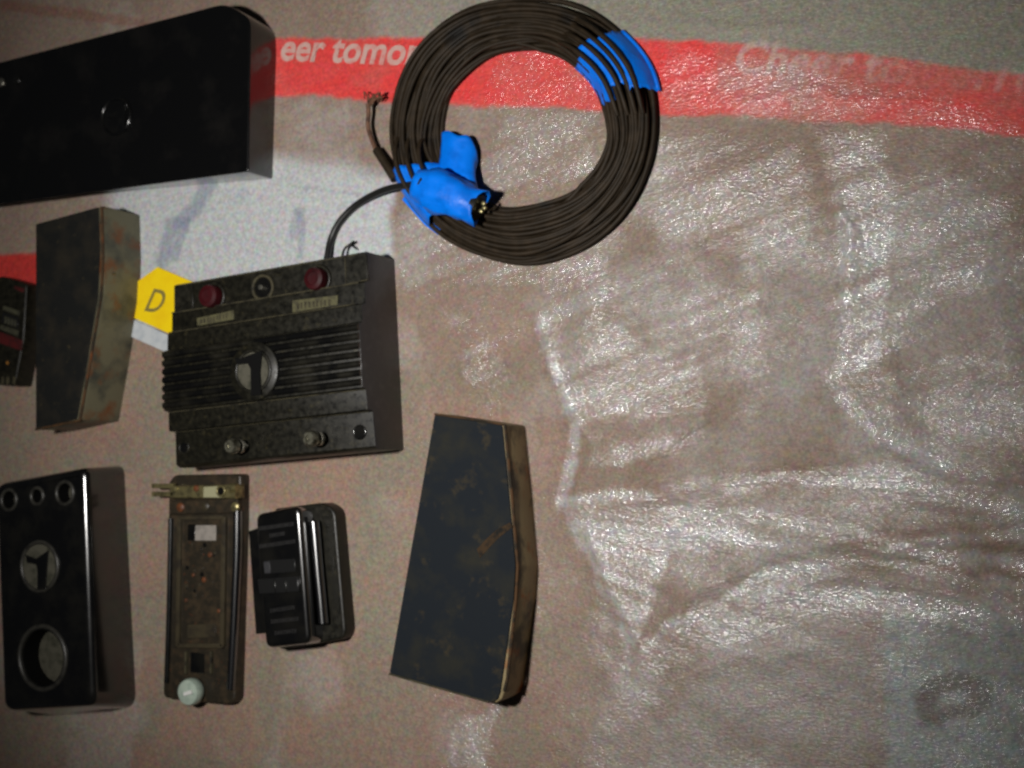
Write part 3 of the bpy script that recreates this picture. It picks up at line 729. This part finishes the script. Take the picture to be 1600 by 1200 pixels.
k = lathe('knob', (c.x,c.y,z-.001), [(R*.8,0),(R,.004),(R,.009),(R*.9,.0115),(R*.55,.0128),(0,.0132)], NYLON, t, 32)
bar_px('knob_slot', (168,1096),(205,1084), .0034, z+.011, z+.0136, mat('white_slot_glint',(.75,.75,.72),.25), k)  # white bar puts the glint of the slot into the colour

# ------------------------------------------------------------------ 7 small black box with embossed lines
t = thing('switch_box', 'small glossy black box with embossed writing and a long side ridge', 'switch box', P(470,900,0))
def spx(x, y): return (380+x*.20833, 770+y*.20833)
prism('base_block', rounded([P(*spx(*q),.014).xy for q in [(230,120),(600,72),(690,130),(768,1040),(745,1100),(370,1163),(215,1160)]], [.003,.006,.008,.006,.006,.003,.003], 4), -.002, .014, DUSTY, t, .002, 3)
up = [P(*spx(*q),.036).xy for q in [(84,160),(424,90),(505,1130),(160,1168)]]
upb = [P(*spx(*q),.013).xy for q in [(215,160),(520,118),(610,1120),(290,1160)]]
prism('upper_block', rounded(up, .007, 4), .0125, .036, BLACK, t, .0042, 5, base=rounded(upb, .007, 4))
prism('side_flap', [P(*spx(*q),.024).xy for q in [(38,288),(110,262),(170,1055),(92,1062)]], -.002, .024, BLACK, t, .001, 2)
tube('ridge', [P(*spx(x,y),.021) for x,y in ((530,215),(542,330),(564,600),(584,800),(600,980))], .0042, POLISHED, t, 16)
tube('ridge', [P(*spx(x,y),.027) for x,y in ((470,180),(490,450),(515,800),(535,1080))], .0014, MATTE, t, 10)
z = .0362
plate_px('recess_plate', [spx(*q) for q in [(150,508),(385,495),(392,590),(160,608)]], z+.0001, .001, FAINT, t)
plate_px('switch_stop', [spx(*q) for q in [(152,520),(196,515),(205,600),(162,606)]], z+.0006, .001, DUSTY_LIT_WALL, t)
plate_px('slider', [spx(*q) for q in [(105,648),(410,625),(418,742),(118,760)]], z+.0016, .003, FAINT, t, .0006)
for x in (230,310): bar = plate_px('slider_groove', [spx(*q) for q in [(x,640),(x+8,640),(x+14,748),(x+6,748)]], z+.002, .001, BLACK, t)
# embossed lines, too worn to read: rows of raised strokes
EMB = mat('embossed_relief', (.035,.034,.034), .35, .5)
for (x0,y0,x1,y1,nn) in ((122,268,385,232,14),(200,322,318,303,6),(125,402,398,362,14),(206,884,395,856,9),(212,966,424,942,11),(240,1052,408,1032,8)):
    bm = bmesh.new()
    for k in range(nn):
        f0 = k/nn; f1 = (k+.62)/nn
        def G(f, hgt): return spx(x0+(x1-x0)*f, y0+(y1-y0)*f - hgt)
        for (a,b,h0,h1) in ((0,.25,-14,14),(.75,1,-14,14)) if k%3 else ((0,1,-14,-8),(0,1,8,14),(.3,.6,-14,14)):
            q = [G(f0+(f1-f0)*a,h0), G(f0+(f1-f0)*b,h0), G(f0+(f1-f0)*b,h1), G(f0+(f1-f0)*a,h1)]
            vb = [bm.verts.new(P(*p,z-.0005)) for p in q]; vt = [bm.verts.new((v.co.x,v.co.y,z+.0004)) for v in vb]
            bm.faces.new(vt)
            for i in range(4): bm.faces.new((vb[i],vb[(i+1)%4],vt[(i+1)%4],vt[i]))
    bm_obj('embossed_line', bm, EMB, t)

# ------------------------------------------------------------------ yellow card with D
t = thing('yellow_card', 'bright yellow card printed with a grey slanted letter D', 'card', P(243,470,0))
zz = .0022
plate_px('card', [(246,417),(300,440),(290,533),(268,523),(205,495),(214,440)], zz, .0016, YELLOW, t)
plate_px('white_strip', [(206,498),(268,525.5),(280,531),(276,560),(258,550),(200,524)], zz-.0004, .0012, WHITE, t)
me = text_mesh('D', .008)
bm = bmesh.new(); bm.from_mesh(me); bpy.data.meshes.remove(me)
for v in bm.verts:
    px = 223 + v.co.x*36 + v.co.y*22; py = 485 - v.co.y*50 + v.co.x*6
    v.co = P(px, py, zz+.0005)
bm_obj('letter', bm, INK, t)

# ------------------------------------------------------------------ 9 coil of cable with blue tape
t = thing('cable_coil', 'round coil of dark brown cable bound in two places with blue tape', 'cable coil', P(820,205,0))
OUT = [(1030,205),(1019,112),(968,45),(902,4),(820,-7),(735,8),(670,52),(630,115),(612,195),(620,268),(655,328),(715,380),(810,411),(890,397),(957,356),(1007,290)]
INN = [(945,200),(926,137),(890,97),(850,77),(800,76),(752,90),(712,127),(692,168),(684,215),(692,256),(720,296),(755,317),(800,322),(872,305),(912,277),(938,240)]
OUT = [(x-8,y) for x,y in OUT]
RW = .0019
outw = catmull([P(x,y,.010) for x,y in OUT], 8, True); innw = catmull([P(x,y,.012) for x,y in INN], 8, True); NT = len(outw)
def ring_pt(i, f, zc):
    k = i%NT; p = outw[k]*f + innw[k]*(1-f); return Vector((p.x,p.y,zc))
turns = []
for layer, (f0,f1,nn) in enumerate(((.04,.96,15),(.07,.93,14),(.11,.89,13),(.16,.84,12),(.27,.74,6))):
    for k in range(nn):
        turns.append((layer, f0+(f1-f0)*k/(nn-1)))
for layer, f in turns:
    ph = [random.uniform(0,6.28) for _ in range(4)]; am = [random.gauss(0,.055),random.gauss(0,.045),random.gauss(0,.025),random.gauss(0,.012)]
    if random.random() < .28: am[0] *= 2.6
    zs = random.uniform(0,6.28); pts = []
    for i in range(NT):
        a = 2*math.pi*i/NT
        g = f + sum(am[q]*math.sin((q+1)*a+ph[q]) for q in range(4)); g = min(.99,max(.01,g))
        edge = 1-abs(2*g-1)**3
        zc = RW + layer*RW*1.35*(.45+.55*edge) + .0012*math.sin(3*a+zs)*(layer>0) + random.gauss(0,.00008)
        pts.append(ring_pt(i,g,zc))
    tube('cable_turn', pts, RW, WIRE, t, 7, closed=True)
def tape_band(i0, i1, name='tape_band', lift=.0, flo=-.03, fhi=1.05):
    """tape wrapped round the bundle between two stations of the ring"""
    ns = 14; nf = 22; bm = bmesh.new(); G = []
    for s in range(ns+1):
        ii = i0+(i1-i0)*s/ns; k = int(math.floor(ii)); fr_ = ii-k; row = []
        for j in range(nf+1):
            f = flo+(fhi-flo)*j/nf
            top = .0052 + .0115*max(0,1-abs(2*f-1)**2.6) if f < .68 else .0165*max(.0,1-((f-.62)/.42)**2.6)+.0035
            zc = top + lift
            if j in (0,nf): zc = .001
            p = ring_pt(k,f,0)*(1-fr_)+ring_pt(k+1,f,0)*fr_
            p.z = zc + .0007*mnoise.noise(Vector((s*.9,j*.5,i0)))
            row.append(bm.verts.new(p))
        G.append(row)
    for row, sg in ((G[0],-1),(G[-1],1)):          # torn ends
        for j,v_ in enumerate(row): v_.co += (row[j].co-(G[1] if sg<0 else G[-2])[j].co)*(.6*mnoise.noise(Vector((j*.45,i0*3,sg))))
    for a,b in zip(G,G[1:]):
        for j in range(nf): bm.faces.new((a[j],a[j+1],b[j+1],b[j]))
    o = bm_obj(name, bm, TAPE, t, True)
    so = o.modifiers.new('thick','SOLIDIFY'); so.thickness = .0004; so.offset = 1; bake(o)
    return o
S = NT/16.0
tape_band(.70*S, 1.95*S, flo=.66, fhi=1.10)
tape_band(.86*S, 2.12*S, flo=.30, fhi=.62, lift=-.001)
tape_band(.60*S, 1.90*S, flo=-.04, fhi=.34, lift=-.001)
tape_band(8.95*S, 10.4*S)
# wires that lie over the tape
def over(f0, f1, i0, i1, zt_):
    pts = []
    for s in range(25):
        q = s/24; ii = i0+(i1-i0)*q; k = int(math.floor(ii)); fr_ = ii-k; f = f0+(f1-f0)*q
        p = ring_pt(k,f,0)*(1-fr_)+ring_pt(k+1,f,0)*fr_; p.z = .012+ (zt_-.012)*math.sin(math.pi*q)**.6; pts.append(p)
    tube('cable_turn', pts, RW, WIRE, t, 7)
for f0,f1,zt_ in ((.30,.22,.0195),(.5,.42,.0205),(.66,.60,.0215),(.80,.74,.0215)): over(f0,f1,.3*S,2.7*S,zt_)
for f0,f1,zt_ in ((.52,.6,.0205),(.72,.80,.0215),(.30,.34,.0205)): over(f0,f1,8.2*S,10.0*S,zt_)
# rolled sleeve of tape with the plug end
a = P(652,286,.030); b = P(750,325,.027)
ax = (b-a).normalized(); sd = ax.cross(Vector((0,0,1))).normalized(); upv = sd.cross(ax)
bm = bmesh.new(); R0 = []
for s in range(17):
    q = s/16; c = a.lerp(b,q)+upv*.0; row = []
    for k in range(22):
        an = 2*math.pi*k/22
        rr = (.0115+.0035*math.sin(math.pi*min(1,q*1.15))+.0012*q)*(1+.22*mnoise.noise(Vector((q*4.2,math.cos(an)*2,math.sin(an)*2)))-.10*abs(mnoise.noise(Vector((q*7+4,math.cos(an)*3.,math.sin(an)*3.)))) + .05*math.sin(an*2+q*7))
        row.append(bm.verts.new(c + sd*math.cos(an)*rr*1.12 + upv*math.sin(an)*rr*.85 + ax*(.0025*math.sin(an*2+1)*(q>.95))))
    R0.append(row)
for A_,B_ in zip(R0,R0[1:]):
    for k in range(22): bm.faces.new((A_[k],A_[(k+1)%22],B_[(k+1)%22],B_[k]))
sl = bm_obj('tape_sleeve', bm, TAPE, t, True)
so = sl.modifiers.new('thick','SOLIDIFY'); so.thickness = .0006; bake(sl)
pe = tube('plug_end', [a.lerp(b,.1), a.lerp(b,.99)], .0102, WIRE_DARK, t, 16)
for (x,y) in ((756,318),(752,330),(757,325)):
    c = P(x,y,.028); lathe('plug_contact', (c.x,c.y,c.z), [(.0016,-.002),(.0016,.0015),(0,.0022)], BRASS, pe, 10)
tl = prism('tape_tail', [P(x,y,.004).xy for x,y in ((636,300),(662,322),(694,346),(684,367),(664,352),(628,312))], .0034, .004, TAPE, t, .0002, 1)
# loose tape flap standing inside the ring
FL = [[(684,268,.010),(688,235,.010),(690,207,.010)],[(700,270,.016),(702,235,.015),(700,204,.013)],[(716,274,.019),(720,238,.015),(716,212,.014)],[(732,285,.020),(734,245,.013),(732,212,.011)],[(744,300,.019),(742,262,.011),(744,232,.008)],[(752,306,.016),(741,280,.009),(747,252,.005)]]
bm = bmesh.new(); cols = [catmull([P(x,y,zq) for x,y,zq in c_],5) for c_ in FL]; rows = list(zip(*cols)); G = []
for r_ in rows:
    line = catmull(list(r_),4); G.append([bm.verts.new(p+Vector((0,0,.0012*mnoise.noise(p*120)))) for p in line])
for A_,B_ in zip(G,G[1:]):
    for k in range(len(A_)-1): bm.faces.new((A_[k],A_[k+1],B_[k+1],B_[k]))
fl = bm_obj('tape_flap', bm, TAPE, t, True); so = fl.modifiers.new('thick','SOLIDIFY'); so.thickness = .0007; bake(fl)
# lead to the control box, frayed loose end
tube('lead_cable', catmull([P(668,288,.024),P(640,289,.020),P(600,297,.010),P(560,318,.0035),P(532,345,.0030),P(518,372,.0032),P(512,398,.006),P(509,420,.008)],8), .0029, WIRE_DARK, t, 10)
tube('loose_wire', catmull([P(618,280,.010),P(604,258,.009),P(588,234,.008)],6), .0038, WIRE, t, 9, rfun=lambda q: .0042-.0006*q)
tube('bare_strand', catmull([P(588,236,.008),P(580,215,.008),P(575,195,.009),P(576,176,.010),P(575,162,.011)],6), .0019, FRAYED, t, 7)
for k in range(9):
    x = 577+random.uniform(-4,4); dx = random.uniform(-8,24); dy = random.uniform(-22,8)
    tube('bare_strand', catmull([P(576,172,.010),P(x+dx*.4,158+dy*.3,.012),P(x+dx,152+dy*.4,.011+random.uniform(-.003,.006)),P(x+dx*.8+random.uniform(-4,4),150+dy*.2+9,.008)],4), .0006, FRAYED, t, 5)
